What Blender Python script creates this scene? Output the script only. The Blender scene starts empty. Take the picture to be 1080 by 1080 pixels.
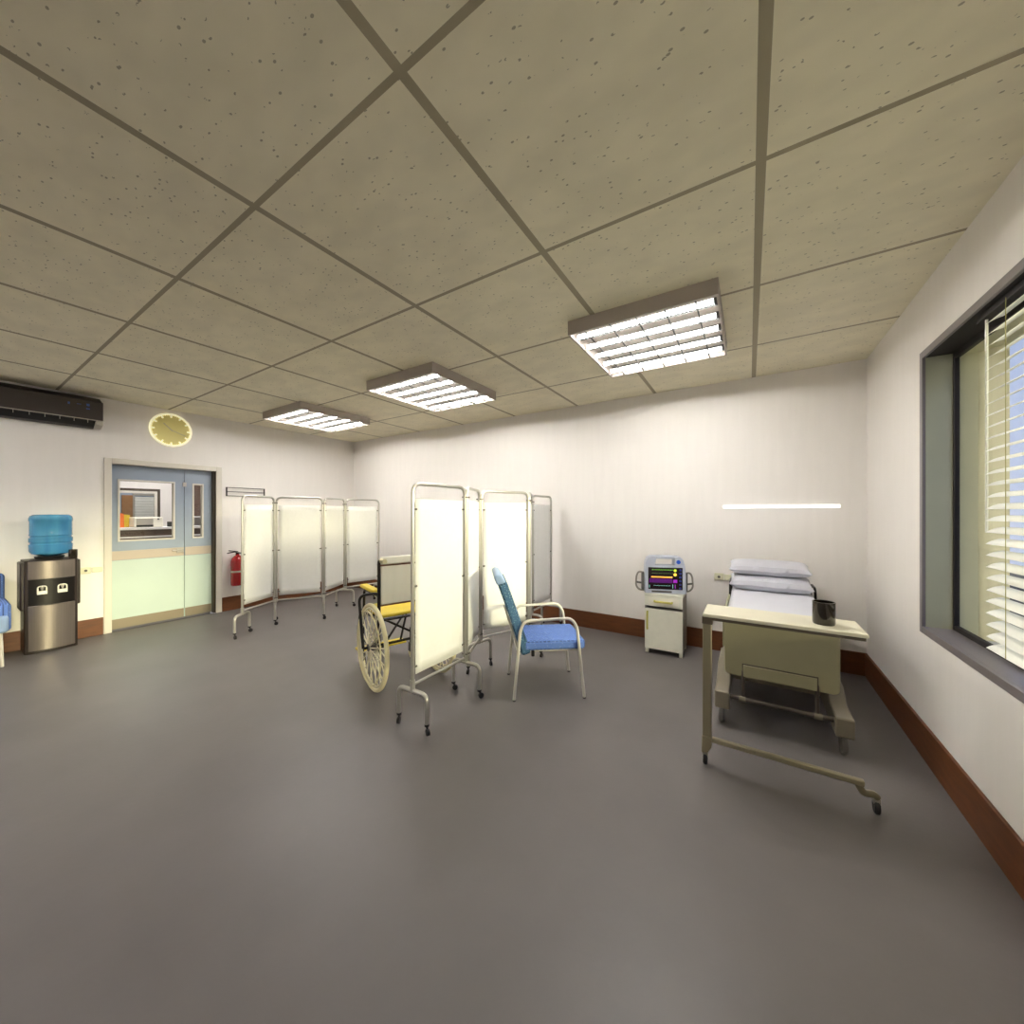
import bpy, bmesh, math, random
from mathutils import Vector, Matrix
random.seed(4)
PI = math.pi
C = bpy.context.scene.collection
sc = bpy.context.scene
V = Vector

# ---------------------------------------------------------------- materials
def s2l(c):
    return tuple((v/12.92 if v <= .04045 else ((v+.055)/1.055)**2.4) for v in c)
def rgb(r, g, b):
    return s2l((r/255, g/255, b/255)) + (1,)
def mat(name, col, rough=.5, metal=0, var=0, vscale=8, bump=0, bscale=60, stretch=None, emit=None, es=0, spec=None, trans=0, coat=0):
    m = bpy.data.materials.new(name); m.use_nodes = True
    nt = m.node_tree; b = nt.nodes['Principled BSDF']
    b.inputs['Base Color'].default_value = col
    b.inputs['Roughness'].default_value = rough
    b.inputs['Metallic'].default_value = metal
    if spec is not None: b.inputs['Specular IOR Level'].default_value = spec
    if trans: b.inputs['Transmission Weight'].default_value = trans
    if coat: b.inputs['Coat Weight'].default_value = coat
    if emit: b.inputs['Emission Color'].default_value = emit; b.inputs['Emission Strength'].default_value = es
    if var or bump:
        tc = nt.nodes.new('ShaderNodeTexCoord'); mp = nt.nodes.new('ShaderNodeMapping')
        nt.links.new(tc.outputs['Object'], mp.inputs[0])
        if stretch: mp.inputs['Scale'].default_value = stretch
    if var:
        n = nt.nodes.new('ShaderNodeTexNoise'); n.inputs['Scale'].default_value = vscale; n.inputs['Detail'].default_value = 5
        nt.links.new(mp.outputs[0], n.inputs[0])
        r = nt.nodes.new('ShaderNodeMapRange'); r.inputs[1].default_value = .3; r.inputs[2].default_value = .7
        r.inputs[3].default_value = 1-var; r.inputs[4].default_value = 1+var*.4
        nt.links.new(n.outputs[0], r.inputs[0])
        h = nt.nodes.new('ShaderNodeHueSaturation'); h.inputs['Color'].default_value = col
        nt.links.new(r.outputs[0], h.inputs['Value']); nt.links.new(h.outputs[0], b.inputs['Base Color'])
    if bump:
        n = nt.nodes.new('ShaderNodeTexNoise'); n.inputs['Scale'].default_value = bscale; n.inputs['Detail'].default_value = 4
        nt.links.new(mp.outputs[0], n.inputs[0])
        bp = nt.nodes.new('ShaderNodeBump'); bp.inputs['Strength'].default_value = bump; bp.inputs['Distance'].default_value = .01
        nt.links.new(n.outputs[0], bp.inputs['Height']); nt.links.new(bp.outputs[0], b.inputs['Normal'])
    return m

M = {}
M['wall'] = mat('wall_paint', rgb(238, 233, 228), .55, var=.02, vscale=3, bump=.03, bscale=30, stretch=(6, 6, .5))
M['floor'] = mat('vinyl_floor', rgb(109, 104, 103), .42, var=.12, vscale=1.6, bump=.05, bscale=40, spec=.4)
M['skirt'] = mat('stained_wood', rgb(106, 60, 28), .45, var=.25, vscale=7, stretch=(1, 1, 6))
M['chrome'] = mat('satin_steel', rgb(200, 197, 190), .28, .85)
M['cream_metal'] = mat('cream_painted_metal', rgb(218, 213, 200), .35, .0, coat=.2)
M['screen_fabric'] = mat('screen_fabric', rgb(250, 250, 248), .8, var=.03, vscale=30, bump=.1, bscale=200)
def translucent(m, f):
    nt = m.node_tree; L = nt.links; b = nt.nodes['Principled BSDF']; o = nt.nodes['Material Output']
    t = nt.nodes.new('ShaderNodeBsdfTranslucent'); t.inputs[0].default_value = b.inputs['Base Color'].default_value
    mx = nt.nodes.new('ShaderNodeMixShader'); mx.inputs[0].default_value = f
    L.new(b.outputs[0], mx.inputs[1]); L.new(t.outputs[0], mx.inputs[2]); L.new(mx.outputs[0], o.inputs[0])
M['screen_fabric'].node_tree.nodes['Principled BSDF'].inputs['Base Color'].default_value = rgb(250, 250, 247)
translucent(M['screen_fabric'], .36)
M['black'] = mat('black_rubber', rgb(28, 26, 26), .5)
M['black_metal'] = mat('black_metal', rgb(26, 22, 20), .35, .3)
M['yellow'] = mat('yellow_vinyl', rgb(226, 200, 50), .45, var=.08, vscale=12)
M['wc_cream'] = mat('cream_canvas', rgb(255, 252, 236), .7, var=.03, vscale=5, stretch=(4, 4, .7))
M['tyre_cream'] = mat('cream_tyre', rgb(232, 222, 180), .6)
M['spoke'] = mat('pale_spoke', rgb(236, 228, 200), .35, .2)
M['lamp_grey'] = mat('lamp_housing_grey', rgb(178, 168, 160), .5, .1)
M['lamp_fin'] = mat('louvre_metal', rgb(44, 42, 41), .45, .2)
M['tube'] = mat('glowing_tube', rgb(255, 255, 250), .4, emit=(1, .975, .93, 1), es=62)
def tube_material():
    m = M['tube']; nt = m.node_tree; L = nt.links; b = nt.nodes['Principled BSDF']
    g = nt.nodes.new('ShaderNodeNewGeometry'); sp = nt.nodes.new('ShaderNodeSeparateXYZ'); L.new(g.outputs['Normal'], sp.inputs[0])
    mr = nt.nodes.new('ShaderNodeMapRange'); mr.inputs[1].default_value = -.05; mr.inputs[2].default_value = -.7; mr.inputs[3].default_value = 2.5; mr.inputs[4].default_value = 75
    L.new(sp.outputs[2], mr.inputs[0]); L.new(mr.outputs[0], b.inputs['Emission Strength'])
tube_material()   # emission shaped by facing: kept weak upward so the reflector stays dim, strong downward
M['dark_brown'] = mat('dark_brown_plastic', rgb(44, 33, 30), .4, var=.1)
M['ac_grey'] = mat('air_conditioner_plastic', rgb(62, 55, 53), .4)
M['silver'] = mat('silver_grey', rgb(188, 182, 172), .35, .6)
M['brushed'] = mat('brushed_steel', rgb(150, 140, 134), .32, .8, var=.12, vscale=14, stretch=(6, 6, .1))
M['white_plastic'] = mat('white_plastic', rgb(236, 232, 216), .4)
M['ivory'] = mat('ivory_plastic', rgb(225, 222, 195), .4)
M['red'] = mat('red_enamel', rgb(150, 10, 18), .25, coat=.4)
M['blue_light'] = mat('indicator_blue', rgb(70, 110, 190), .4)
M['door'] = mat('blue_grey_laminate', rgb(152, 164, 180), .4, var=.05, vscale=3)
M['door_lower'] = mat('pale_mint_laminate', rgb(190, 206, 198), .4, var=.03, vscale=3)  # same blue-grey door laminate, with the warm light on it put into the colour
M['door_band'] = mat('beige_rail', rgb(190, 176, 160), .4)
M['door_kick'] = mat('taupe_kick_plate', rgb(140, 128, 108), .4, .2)
M['frame_paint'] = mat('door_frame_paint', rgb(214, 208, 196), .4)
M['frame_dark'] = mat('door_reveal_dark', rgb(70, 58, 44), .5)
M['window_grey'] = mat('window_frame_grey', rgb(128, 121, 122), .35, .15)
M['reveal_olive'] = mat('olive_grey_reveal', rgb(186, 186, 160), .22, .15, var=.06, vscale=3)
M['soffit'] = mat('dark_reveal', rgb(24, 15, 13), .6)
M['render_cream'] = mat('exterior_cream_render', rgb(232, 228, 190), .8, var=.05, vscale=6)
M['ledge'] = mat('exterior_grey_ledge', rgb(176, 176, 170), .8)
M['slat'] = mat('blind_slat_white', rgb(246, 246, 238), .4)
M['cord'] = mat('blind_cord', rgb(176, 170, 110), .7)
M['wand'] = mat('clear_white_wand', rgb(226, 226, 212), .2)
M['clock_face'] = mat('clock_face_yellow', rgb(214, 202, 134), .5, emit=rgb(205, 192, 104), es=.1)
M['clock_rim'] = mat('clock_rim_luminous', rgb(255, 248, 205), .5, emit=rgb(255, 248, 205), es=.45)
M['clock_hand'] = mat('clock_hand_grey', rgb(190, 180, 150), .5)
M['pillow'] = mat('grey_cotton', rgb(196, 196, 204), .85, var=.05, vscale=10, bump=.3, bscale=9)
M['sheet'] = mat('white_sheet', rgb(206, 206, 214), .85, bump=.1, bscale=20)
M['bed_panel'] = mat('bed_board_beige', rgb(150, 144, 112), .4, var=.04)
M['bed_metal'] = mat('bed_base_metal', rgb(132, 124, 108), .38, .35)
M['bed_tube'] = mat('dull_steel_tube', rgb(96, 88, 82), .3, .8)
M['table_top'] = mat('table_top_laminate', rgb(214, 208, 186), .4, var=.03)
M['table_metal'] = mat('table_frame_metal', rgb(150, 142, 118), .3, .5)
M['table_edge'] = mat('table_edge_dark', rgb(86, 76, 62), .5)
M['mug'] = mat('dark_glazed_mug', rgb(38, 30, 20), .12, .3, coat=.6)
M['cab_white'] = mat('cabinet_cream_white', rgb(232, 230, 214), .4, var=.05, vscale=12)
M['cab_side'] = mat('cabinet_side', rgb(150, 142, 128), .45)
M['brass'] = mat('brass_handle', rgb(208, 200, 110), .3, .5)
M['mon_body'] = mat('monitor_pale_blue_grey', rgb(196, 200, 214), .35)
M['mon_dark'] = mat('monitor_dark_grey', rgb(92, 88, 84), .45)
M['handle_grey'] = mat('grab_handle_grey', rgb(142, 136, 126), .4, .2)
M['screen_black'] = mat('display_black', rgb(22, 14, 18), .2, emit=rgb(20, 8, 16), es=.5)
for nm, c in (('green', (120, 190, 60)), ('orange', (240, 170, 70)), ('purple', (130, 30, 150)), ('cyan', (120, 180, 170)), ('lime', (190, 230, 60)), ('deep_purple', (70, 14, 84)), ('amber', (240, 200, 70)), ('dim_green', (70, 100, 40))):
    M['g_'+nm] = mat('display_'+nm, rgb(*c), .4, emit=rgb(*c), es=.8)
M['knob_blue'] = mat('knob_blue', rgb(50, 60, 150), .4)
M['logo_blue'] = mat('badge_blue', rgb(40, 96, 210), .4)
M['wood_brown'] = mat('dark_wood_laminate', rgb(92, 72, 62), .5, var=.25, vscale=6, stretch=(1, 1, 8))
M['orange'] = mat('orange_card', rgb(222, 110, 40), .6)
M['amber'] = mat('yellow_card', rgb(206, 178, 50), .6)
M['tan'] = mat('tan_board', rgb(158, 116, 76), .7)
M['counter_white'] = mat('counter_white', rgb(230, 226, 224), .4)
M['corr_light'] = mat('corridor_light', rgb(255, 255, 250), .4, emit=(1, .98, .95, 1), es=9)
M['strip'] = mat('wall_strip_white', rgb(255, 255, 252), .4, emit=(1, 1, .98, 1), es=.8)
M['concrete'] = mat('dark_facade', rgb(92, 88, 86), .8, var=.1)
M['ground'] = mat('asphalt', rgb(86, 84, 80), .9, var=.1, vscale=1)
M['chair_light'] = mat('pale_blue_vinyl', rgb(150, 176, 214), .5)

def ceiling_material():
    m = mat('ceiling_tiles', rgb(196, 190, 160), .85)
    nt = m.node_tree; b = nt.nodes['Principled BSDF']; L = nt.links
    g = nt.nodes.new('ShaderNodeNewGeometry'); sp = nt.nodes.new('ShaderNodeSeparateXYZ'); L.new(g.outputs['Position'], sp.inputs[0])
    def math_(op, a, bb=None, c=None):
        n = nt.nodes.new('ShaderNodeMath'); n.operation = op
        for i, v in enumerate((a, bb, c)):
            if v is None: continue
            if hasattr(v, 'links'): L.new(v, n.inputs[i])
            else: n.inputs[i].default_value = v
        return n.outputs[0]
    P = .9766
    def line(axis, off, w):
        t = math_('ADD', sp.outputs[axis], -off + 20*P)
        t = math_('MODULO', t, P)
        t = math_('SUBTRACT', t, P/2); t = math_('ABSOLUTE', t)
        return math_('GREATER_THAN', t, P/2 - w/2)
    lx = line(0, .04, .036); ly = line(1, .811, .024)
    l = math_('MAXIMUM', lx, ly)
    # pits: stretched voronoi spots
    mp = nt.nodes.new('ShaderNodeMapping'); mp.inputs['Scale'].default_value = (1.0, 1.7, 1); mp.inputs['Rotation'].default_value = (0, 0, .5)
    L.new(g.outputs['Position'], mp.inputs[0])
    nz = nt.nodes.new('ShaderNodeTexNoise'); nz.inputs['Scale'].default_value = 20; nz.inputs['Detail'].default_value = 3
    L.new(mp.outputs[0], nz.inputs[0])
    mask = nt.nodes.new('ShaderNodeTexNoise'); mask.inputs['Scale'].default_value = 4; L.new(mp.outputs[0], mask.inputs[0])
    vor = nt.nodes.new('ShaderNodeTexVoronoi'); vor.inputs['Scale'].default_value = 32; L.new(mp.outputs[0], vor.inputs[0])
    spot = math_('LESS_THAN', vor.outputs['Distance'], .22)
    msk = math_('GREATER_THAN', nz.outputs[0], .56)
    pit = math_('MULTIPLY', spot, msk)
    pit = math_('MULTIPLY', pit, .62)
    mx = nt.nodes.new('ShaderNodeMix'); mx.data_type = 'RGBA'
    mx.inputs[6].default_value = rgb(234, 226, 200); mx.inputs[7].default_value = rgb(110, 104, 84); L.new(pit, mx.inputs[0])
    hs = nt.nodes.new('ShaderNodeHueSaturation'); L.new(mx.outputs[2], hs.inputs['Color'])
    r = nt.nodes.new('ShaderNodeMapRange'); r.inputs[1].default_value = .35; r.inputs[2].default_value = .65; r.inputs[3].default_value = .93; r.inputs[4].default_value = 1.03
    L.new(mask.outputs[0], r.inputs[0]); L.new(r.outputs[0], hs.inputs['Value'])
    mx2 = nt.nodes.new('ShaderNodeMix'); mx2.data_type = 'RGBA'; L.new(l, mx2.inputs[0])
    L.new(hs.outputs[0], mx2.inputs[6]); mx2.inputs[7].default_value = rgb(158, 148, 124)
    L.new(mx2.outputs[2], b.inputs['Base Color'])
    bp = nt.nodes.new('ShaderNodeBump'); bp.inputs['Strength'].default_value = .5; bp.inputs['Distance'].default_value = .006
    inv = math_('SUBTRACT', math_('MULTIPLY', l, .8), math_('MULTIPLY', pit, 2)); L.new(inv, bp.inputs['Height']); L.new(bp.outputs[0], b.inputs['Normal'])
    return m
M['ceiling'] = ceiling_material()

def weave_material(name, base, dot, sc_=90, thr=.30):
    m = mat(name, base, .9); nt = m.node_tree; b = nt.nodes['Principled BSDF']; L = nt.links
    tc = nt.nodes.new('ShaderNodeTexCoord')
    br = nt.nodes.new('ShaderNodeTexBrick'); br.inputs['Scale'].default_value = sc_*.17
    br.inputs['Mortar Size'].default_value = .06; br.inputs['Color1'].default_value = base
    c2 = tuple(x*.55 for x in base[:3])+(1,); br.inputs['Color2'].default_value = c2; br.inputs['Mortar'].default_value = tuple(min(1, x*1.5) for x in base[:3])+(1,)
    L.new(tc.outputs['Object'], br.inputs[0])
    v = nt.nodes.new('ShaderNodeTexVoronoi'); v.inputs['Scale'].default_value = sc_; L.new(tc.outputs['Object'], v.inputs[0])
    n = nt.nodes.new('ShaderNodeTexNoise'); n.inputs['Scale'].default_value = sc_*.6; L.new(tc.outputs['Object'], n.inputs[0])
    a = nt.nodes.new('ShaderNodeMath'); a.operation = 'LESS_THAN'; a.inputs[1].default_value = thr; L.new(v.outputs[0], a.inputs[0])
    a2 = nt.nodes.new('ShaderNodeMath'); a2.operation = 'GREATER_THAN'; a2.inputs[1].default_value = .55; L.new(n.outputs[0], a2.inputs[0])
    a3 = nt.nodes.new('ShaderNodeMath'); a3.operation = 'MULTIPLY'; L.new(a.outputs[0], a3.inputs[0]); L.new(a2.outputs[0], a3.inputs[1])
    mx = nt.nodes.new('ShaderNodeMix'); mx.data_type = 'RGBA'; L.new(a3.outputs[0], mx.inputs[0]); L.new(br.outputs[0], mx.inputs[6]); mx.inputs[7].default_value = dot
    L.new(mx.outputs[2], b.inputs['Base Color'])
    return m
M['seat_blue'] = weave_material('blue_weave', rgb(84, 112, 176), rgb(150, 180, 224))
M['back_teal'] = weave_material('teal_weave', rgb(60, 92, 122), rgb(150, 190, 204), 110, .34)

def glass_material(name, tint=(1, 1, 1, 1), refl=.08, rough=.02):
    m = bpy.data.materials.new(name); m.use_nodes = True; nt = m.node_tree; nt.nodes.clear(); L = nt.links
    o = nt.nodes.new('ShaderNodeOutputMaterial'); t = nt.nodes.new('ShaderNodeBsdfTransparent'); t.inputs[0].default_value = tint
    g = nt.nodes.new('ShaderNodeBsdfGlossy'); g.inputs['Roughness'].default_value = rough
    lw = nt.nodes.new('ShaderNodeLayerWeight'); lw.inputs[0].default_value = .5
    pw = nt.nodes.new('ShaderNodeMath'); pw.operation = 'POWER'; pw.inputs[1].default_value = 5; L.new(lw.outputs['Facing'], pw.inputs[0])
    f = nt.nodes.new('ShaderNodeMath'); f.operation = 'MULTIPLY_ADD'; f.inputs[1].default_value = .5; f.inputs[2].default_value = .02; L.new(pw.outputs[0], f.inputs[0])
    mx = nt.nodes.new('ShaderNodeMixShader'); L.new(f.outputs[0], mx.inputs[0]); L.new(t.outputs[0], mx.inputs[1]); L.new(g.outputs[0], mx.inputs[2]); L.new(mx.outputs[0], o.inputs[0])
    return m
M['glass'] = glass_material('clear_glass')
def bottle_material():
    m = mat('aqua_bottle', rgb(70, 190, 215), .12, coat=.5)
    nt = m.node_tree; b = nt.nodes['Principled BSDF']; L = nt.links
    b.inputs['Transmission Weight'].default_value = .45; b.inputs['IOR'].default_value = 1.2
    w = nt.nodes.new('ShaderNodeTexNoise'); w.inputs['Scale'].default_value = 4
    tc = nt.nodes.new('ShaderNodeTexCoord'); mp = nt.nodes.new('ShaderNodeMapping'); mp.inputs['Scale'].default_value = (3, 3, .25)
    L.new(tc.outputs['Object'], mp.inputs[0]); L.new(mp.outputs[0], w.inputs[0])
    r = nt.nodes.new('ShaderNodeMix'); r.data_type = 'RGBA'; r.inputs[6].default_value = rgb(30, 104, 176); r.inputs[7].default_value = rgb(120, 210, 244)
    L.new(w.outputs[0], r.inputs[0]); L.new(r.outputs[2], b.inputs['Base Color'])
    return m
M['bottle'] = bottle_material()

# ---------------------------------------------------------------- mesh helpers
class MB:
    def __init__(s): s.bm = bmesh.new()
    def box(s, lo, hi, rot=None, piv=None):
        lo = V(lo); hi = V(hi); c = (lo+hi)/2; d = hi-lo
        mt = Matrix.Translation(c) @ Matrix.Diagonal((abs(d.x), abs(d.y), abs(d.z), 1))
        if rot is not None:
            pv = V(piv) if piv is not None else c
            mt = Matrix.Translation(pv) @ rot.to_4x4() @ Matrix.Translation(-pv) @ mt
        bmesh.ops.create_cube(s.bm, size=1, matrix=mt); return s
    def tube(s, pts, r, n=10, closed=False):
        pts = [V(p) for p in pts]; rings = []; up = None
        N = len(pts)
        for i, p in enumerate(pts):
            if closed: t = (pts[(i+1) % N]-pts[i-1]).normalized()
            else: t = (pts[min(i+1, N-1)]-pts[max(i-1, 0)]).normalized()
            if up is None:
                up = V((0, 0, 1)) if abs(t.z) < .9 else V((1, 0, 0))
            x = (up - t*up.dot(t)).normalized(); y = t.cross(x); up = x
            rr = r[i] if isinstance(r, (list, tuple)) else r
            rings.append([s.bm.verts.new(p+x*rr*math.cos(2*PI*k/n)+y*rr*math.sin(2*PI*k/n)) for k in range(n)])
        for i in range(N if closed else N-1):
            a, b = rings[i], rings[(i+1) % N]
            for k in range(n): s.bm.faces.new((a[k], a[(k+1) % n], b[(k+1) % n], b[k]))
        if not closed:
            s.bm.faces.new(list(reversed(rings[0]))); s.bm.faces.new(rings[-1])
        return s
    def lathe(s, prof, n=32, o=(0, 0, 0), axis='Z'):
        o = V(o); rings = []
        def pt(r, h, a):
            if axis == 'Z': return o+V((r*math.cos(a), r*math.sin(a), h))
            if axis == 'Y': return o+V((r*math.cos(a), h, r*math.sin(a)))
            return o+V((h, r*math.cos(a), r*math.sin(a)))
        for r, h in prof:
            rings.append([s.bm.verts.new(pt(max(r, 1e-4), h, 2*PI*k/n)) for k in range(n)])
        for a, b in zip(rings, rings[1:]):
            for k in range(n): s.bm.faces.new((a[k], a[(k+1) % n], b[(k+1) % n], b[k]))
        s.bm.faces.new(rings[0]); s.bm.faces.new(rings[-1])
        return s
    def prism(s, poly, h0, h1, plane='XY'):
        def pt(u, v, h): return {'XY': V((u, v, h)), 'XZ': V((u, h, v)), 'YZ': V((h, u, v))}[plane]
        a = [s.bm.verts.new(pt(u, v, h0)) for u, v in poly]; b = [s.bm.verts.new(pt(u, v, h1)) for u, v in poly]
        n = len(poly); s.bm.faces.new(a); s.bm.faces.new(b)
        for k in range(n): s.bm.faces.new((a[k], a[(k+1) % n], b[(k+1) % n], b[k]))
        return s
    def grid(s, fn, nu, nv):
        g = [[s.bm.verts.new(fn(i/nu, j/nv)) for j in range(nv+1)] for i in range(nu+1)]
        for i in range(nu):
            for j in range(nv): s.bm.faces.new((g[i][j], g[i+1][j], g[i+1][j+1], g[i][j+1]))
        return s
    def build(s, name, m, parent=None, bevel=0, smooth=True, sub=0, segs=2, origin=None):
        bmesh.ops.recalc_face_normals(s.bm, faces=s.bm.faces)
        if origin is not None: bmesh.ops.translate(s.bm, verts=s.bm.verts, vec=-V(origin))
        me = bpy.data.meshes.new(name); s.bm.to_mesh(me); s.bm.free()
        o = bpy.data.objects.new(name, me); C.objects.link(o)
        if origin is not None: o.location = origin
        if isinstance(m, str): m = M[m]
        me.materials.append(m)
        if parent is not None: o.parent = parent
        if bevel:
            md = o.modifiers.new('bevel', 'BEVEL'); md.width = bevel; md.segments = segs; md.limit_method = 'ANGLE'; md.angle_limit = math.radians(40)
        if sub:
            md = o.modifiers.new('sub', 'SUBSURF'); md.levels = sub; md.render_levels = sub
        if smooth:
            for p in me.polygons: p.use_smooth = True
            if hasattr(me, 'set_sharp_from_angle'): me.set_sharp_from_angle(angle=math.radians(38))
        return o

def rnd(pts, r, n=6, closed=False):
    """round the corners of a polyline"""
    pts = [V(p) for p in pts]; out = []; N = len(pts)
    for i, p in enumerate(pts):
        if not closed and i in (0, N-1): out.append(p); continue
        a = pts[i-1]; b = pts[(i+1) % N]
        da = (a-p); db = (b-p); rr = min(r, da.length*.49, db.length*.49)
        p0 = p+da.normalized()*rr; p1 = p+db.normalized()*rr
        for k in range(n+1):
            t = k/n; out.append(p0*(1-t)**2 + p*2*t*(1-t) + p1*t*t)
    return out
def rrect(x0, y0, x1, y1, r, n=5):
    out = []
    for cx, cy, a0 in ((x1-r, y1-r, 0), (x0+r, y1-r, 90), (x0+r, y0+r, 180), (x1-r, y0+r, 270)):
        for k in range(n+1):
            a = math.radians(a0+90*k/n); out.append((cx+r*math.cos(a), cy+r*math.sin(a)))
    return out
def tag(o, label=None, cat=None, group=None, kind=None):
    if label: o['label'] = label
    if cat: o['category'] = cat
    if group: o['group'] = group
    if kind: o['kind'] = kind
    return o
def thing(name, label, cat, loc=(0, 0, 0), rz=0, group=None):
    o = bpy.data.objects.new(name, None); C.objects.link(o); o.location = loc; o.rotation_euler = (0, 0, rz)
    o.empty_display_size = .1
    return tag(o, label, cat, group)
def struct(name, mb, m, **k):
    return tag(mb.build(name, m, **k), kind='structure')
def copy_tree(o, parent=None):
    c = o.copy(); C.objects.link(c); c.parent = parent
    for ch in list(o.children): copy_tree(ch, c)
    return c
def RX(a): return Matrix.Rotation(a, 3, 'X')
def RY(a): return Matrix.Rotation(a, 3, 'Y')
def RZ(a): return Matrix.Rotation(a, 3, 'Z')

# ---------------------------------------------------------------- room
XL, XR, YB, YF, H = -6.70, .909, 4.62, -3.2, 2.90
T = .13     # wall depth at the window
WY0, WY1, WZ0, WZ1 = -.55, 3.36, .75, 2.495
DY0, DY1, DZ = 1.235, 2.335, 2.115
TL = .24    # left wall thickness

struct('floor', MB().box((XL, YF, -.1), (XR, YB, 0)), 'floor', smooth=False)
struct('ceiling', MB().box((XL, YF, H), (XR, YB, H+.08)), 'ceiling', smooth=False)
struct('wall_back', MB().box((XL-TL, YB, -.1), (XR+T, YB+.12, H+.08)), 'wall', smooth=False)
struct('wall_front', MB().box((XL-TL, YF-.12, -.1), (XR+T, YF, H+.08)), 'wall', smooth=False)
w = MB()
w.box((XR, YF, -.1), (XR+T, WY0, H+.08)).box((XR, WY1, -.1), (XR+T, YB, H+.08))
w.box((XR, WY0, -.1), (XR+T, WY1, WZ0)).box((XR, WY0, WZ1), (XR+T, WY1, H+.08))
struct('wall_right', w, 'wall', smooth=False)
w = MB()
w.box((XL-TL, YF, -.1), (XL, DY0, H+.08)).box((XL-TL, DY1, -.1), (XL, YB, H+.08)).box((XL-TL, DY0, DZ), (XL, DY1, H+.08))
struct('wall_left', w, 'wall', smooth=False)
BH, BT = .21, .018
struct('baseboard_back', MB().box((XL, YB-BT, 0), (XR, YB, BH)), 'skirt', bevel=.004)
struct('baseboard_right', MB().box((XR-BT, YF, 0), (XR, YB-BT, BH)), 'skirt', bevel=.004)
struct('baseboard_left', MB().box((XL, YF, 0), (XL+BT, 1.175, BH)).box((XL, 2.40, 0), (XL+BT, YB-BT, BH)), 'skirt', bevel=.004)
struct('baseboard_front', MB().box((XL+BT, YF, 0), (XR-BT, YF+BT, BH)), 'skirt', bevel=.004)

# window: grey lining, glazing bar, glass, exterior reveal
wt = tag(bpy.data.objects.new('window_1', None), kind='structure'); C.objects.link(wt); wt.location = (XR, 1.4, WZ0)
wl = V((XR, 1.4, WZ0))
def wpart(name, mb, m, **k):
    o = mb.build(name, m, **k); o.parent = wt; o.location = o.location - wl; return o
f = MB()
e = .042
xo = XR-.004
f.box((xo, WY1-e, WZ0), (XR+.012, WY1, WZ1)).box((xo, WY0, WZ0), (XR+.012, WY0+e, WZ1))
f.box((xo, WY0+e, WZ1-e), (XR+.012, WY1-e, WZ1)).box((xo, WY0+e, WZ0), (XR+.012, WY1-e, WZ0+e))
wpart('window_frame', f, 'window_grey', bevel=.002)
wpart('window_sill', MB().box((XR+.012, WY0, WZ0), (XR+T+.0, WY1, WZ0+e)), 'window_grey', bevel=.002)
wpart('side_reveal', MB().box((XR+.012, WY1-e, WZ0+e), (XR+T-.005, WY1, WZ1-e)).box((XR+.012, WY0, WZ0+e), (XR+T-.005, WY0+e, WZ1-e)), 'reveal_olive')
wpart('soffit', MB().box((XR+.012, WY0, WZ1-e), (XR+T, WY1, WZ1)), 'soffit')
g = MB(); X0, X1 = XR+T-.005, XR+T+.018
i = .03
ys = [WY1-e-.001, 2.02, .72, WY0+e]
g.box((X0, WY1-e-.02, WZ0+e), (X1, WY1-e, WZ1-e)).box((X0, WY0+e, WZ0+e), (X1, WY0+e+.02, WZ1-e))
g.box((X0, WY0+e, WZ1-e-.035), (X1, WY1-e-.02, WZ1-e)).box((X0, WY0+e, WZ0+e), (X1, WY1-e-.02, WZ0+e+.03))
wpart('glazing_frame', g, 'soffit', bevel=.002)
wpart('pane', MB().box((X0+.008, WY0+e+.02, WZ0+e+.03), (X0+.014, WY1-e-.02, WZ1-e-.035)), 'glass', smooth=False)
# exterior splayed reveal and ledge of the facade
yy = WY1-e
ex = MB()
ex.prism([(X1, yy), (1.135, yy), (1.215, 3.215), (1.22, 3.9), (X1, 3.9)], WZ0-1.5, WZ1-.06)
ex.prism([(X1, WY0+e), (1.135, WY0+e), (1.215, WY0+e+.1), (1.22, WY0-.6), (X1, WY0-.6)], WZ0-1.5, WZ1-.06)
ex.box((X1, WY0-.6, WZ1-.06), (1.22, 3.9, WZ1+.9))
struct('wall_exterior', ex, 'render_cream', smooth=False)
struct('trim_ledge', MB().box((X1, WY0-.6, WZ0-.2), (1.27, WY1-.2, WZ0+e-.005)), 'ledge', bevel=.004)

# venetian blind
bl = thing('venetian_blind', 'white horizontal slatted blind hanging in the window on the right wall', 'blind', (.97, 1.2, WZ1-e))
bo = V((.97, 1.2, WZ1-e))
def bpart(name, mb, m, **k):
    o = mb.build(name, m, **k); o.parent = bl; o.location = o.location-bo; return o
sl = MB(); zs = WZ1-e-.055; k = 0
Y0, Y1 = -.40, 2.69
while zs > .865:
    w_, t_ = .058, .0016
    tilt = math.radians(26 + random.uniform(-2, 2))
    n = 5
    poly = []
    for s_ in (1, -1):
        rng = range(n+1) if s_ == 1 else range(n, -1, -1)
        for q in rng:
            u = -w_/2+w_*q/n; c_ = .0045*(1-(2*u/w_)**2)
            poly.append((u, c_+s_*t_/2))
    pr = [(bo.x+u*math.cos(tilt)-v*math.sin(tilt), zs+u*math.sin(tilt)+v*math.cos(tilt)) for u, v in poly]
    yj = random.uniform(-.004, .004)
    sl.prism(pr, Y0+yj, Y1+yj, 'XZ'); zs -= .0545
zb = zs+.0545
bpart('slats', sl, 'slat')
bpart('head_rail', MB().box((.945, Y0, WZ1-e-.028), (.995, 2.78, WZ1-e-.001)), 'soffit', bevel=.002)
for y in (2.52, 1.7, .9, .05):
    bpart('ladder_cord', MB().tube([(1.0, y, WZ1-e-.02), (1.0, y, zb-.01)], .003, 6).tube([(.941, y, WZ1-e-.02), (.941, y, zb-.01)], .0015, 6), 'cord')
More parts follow.
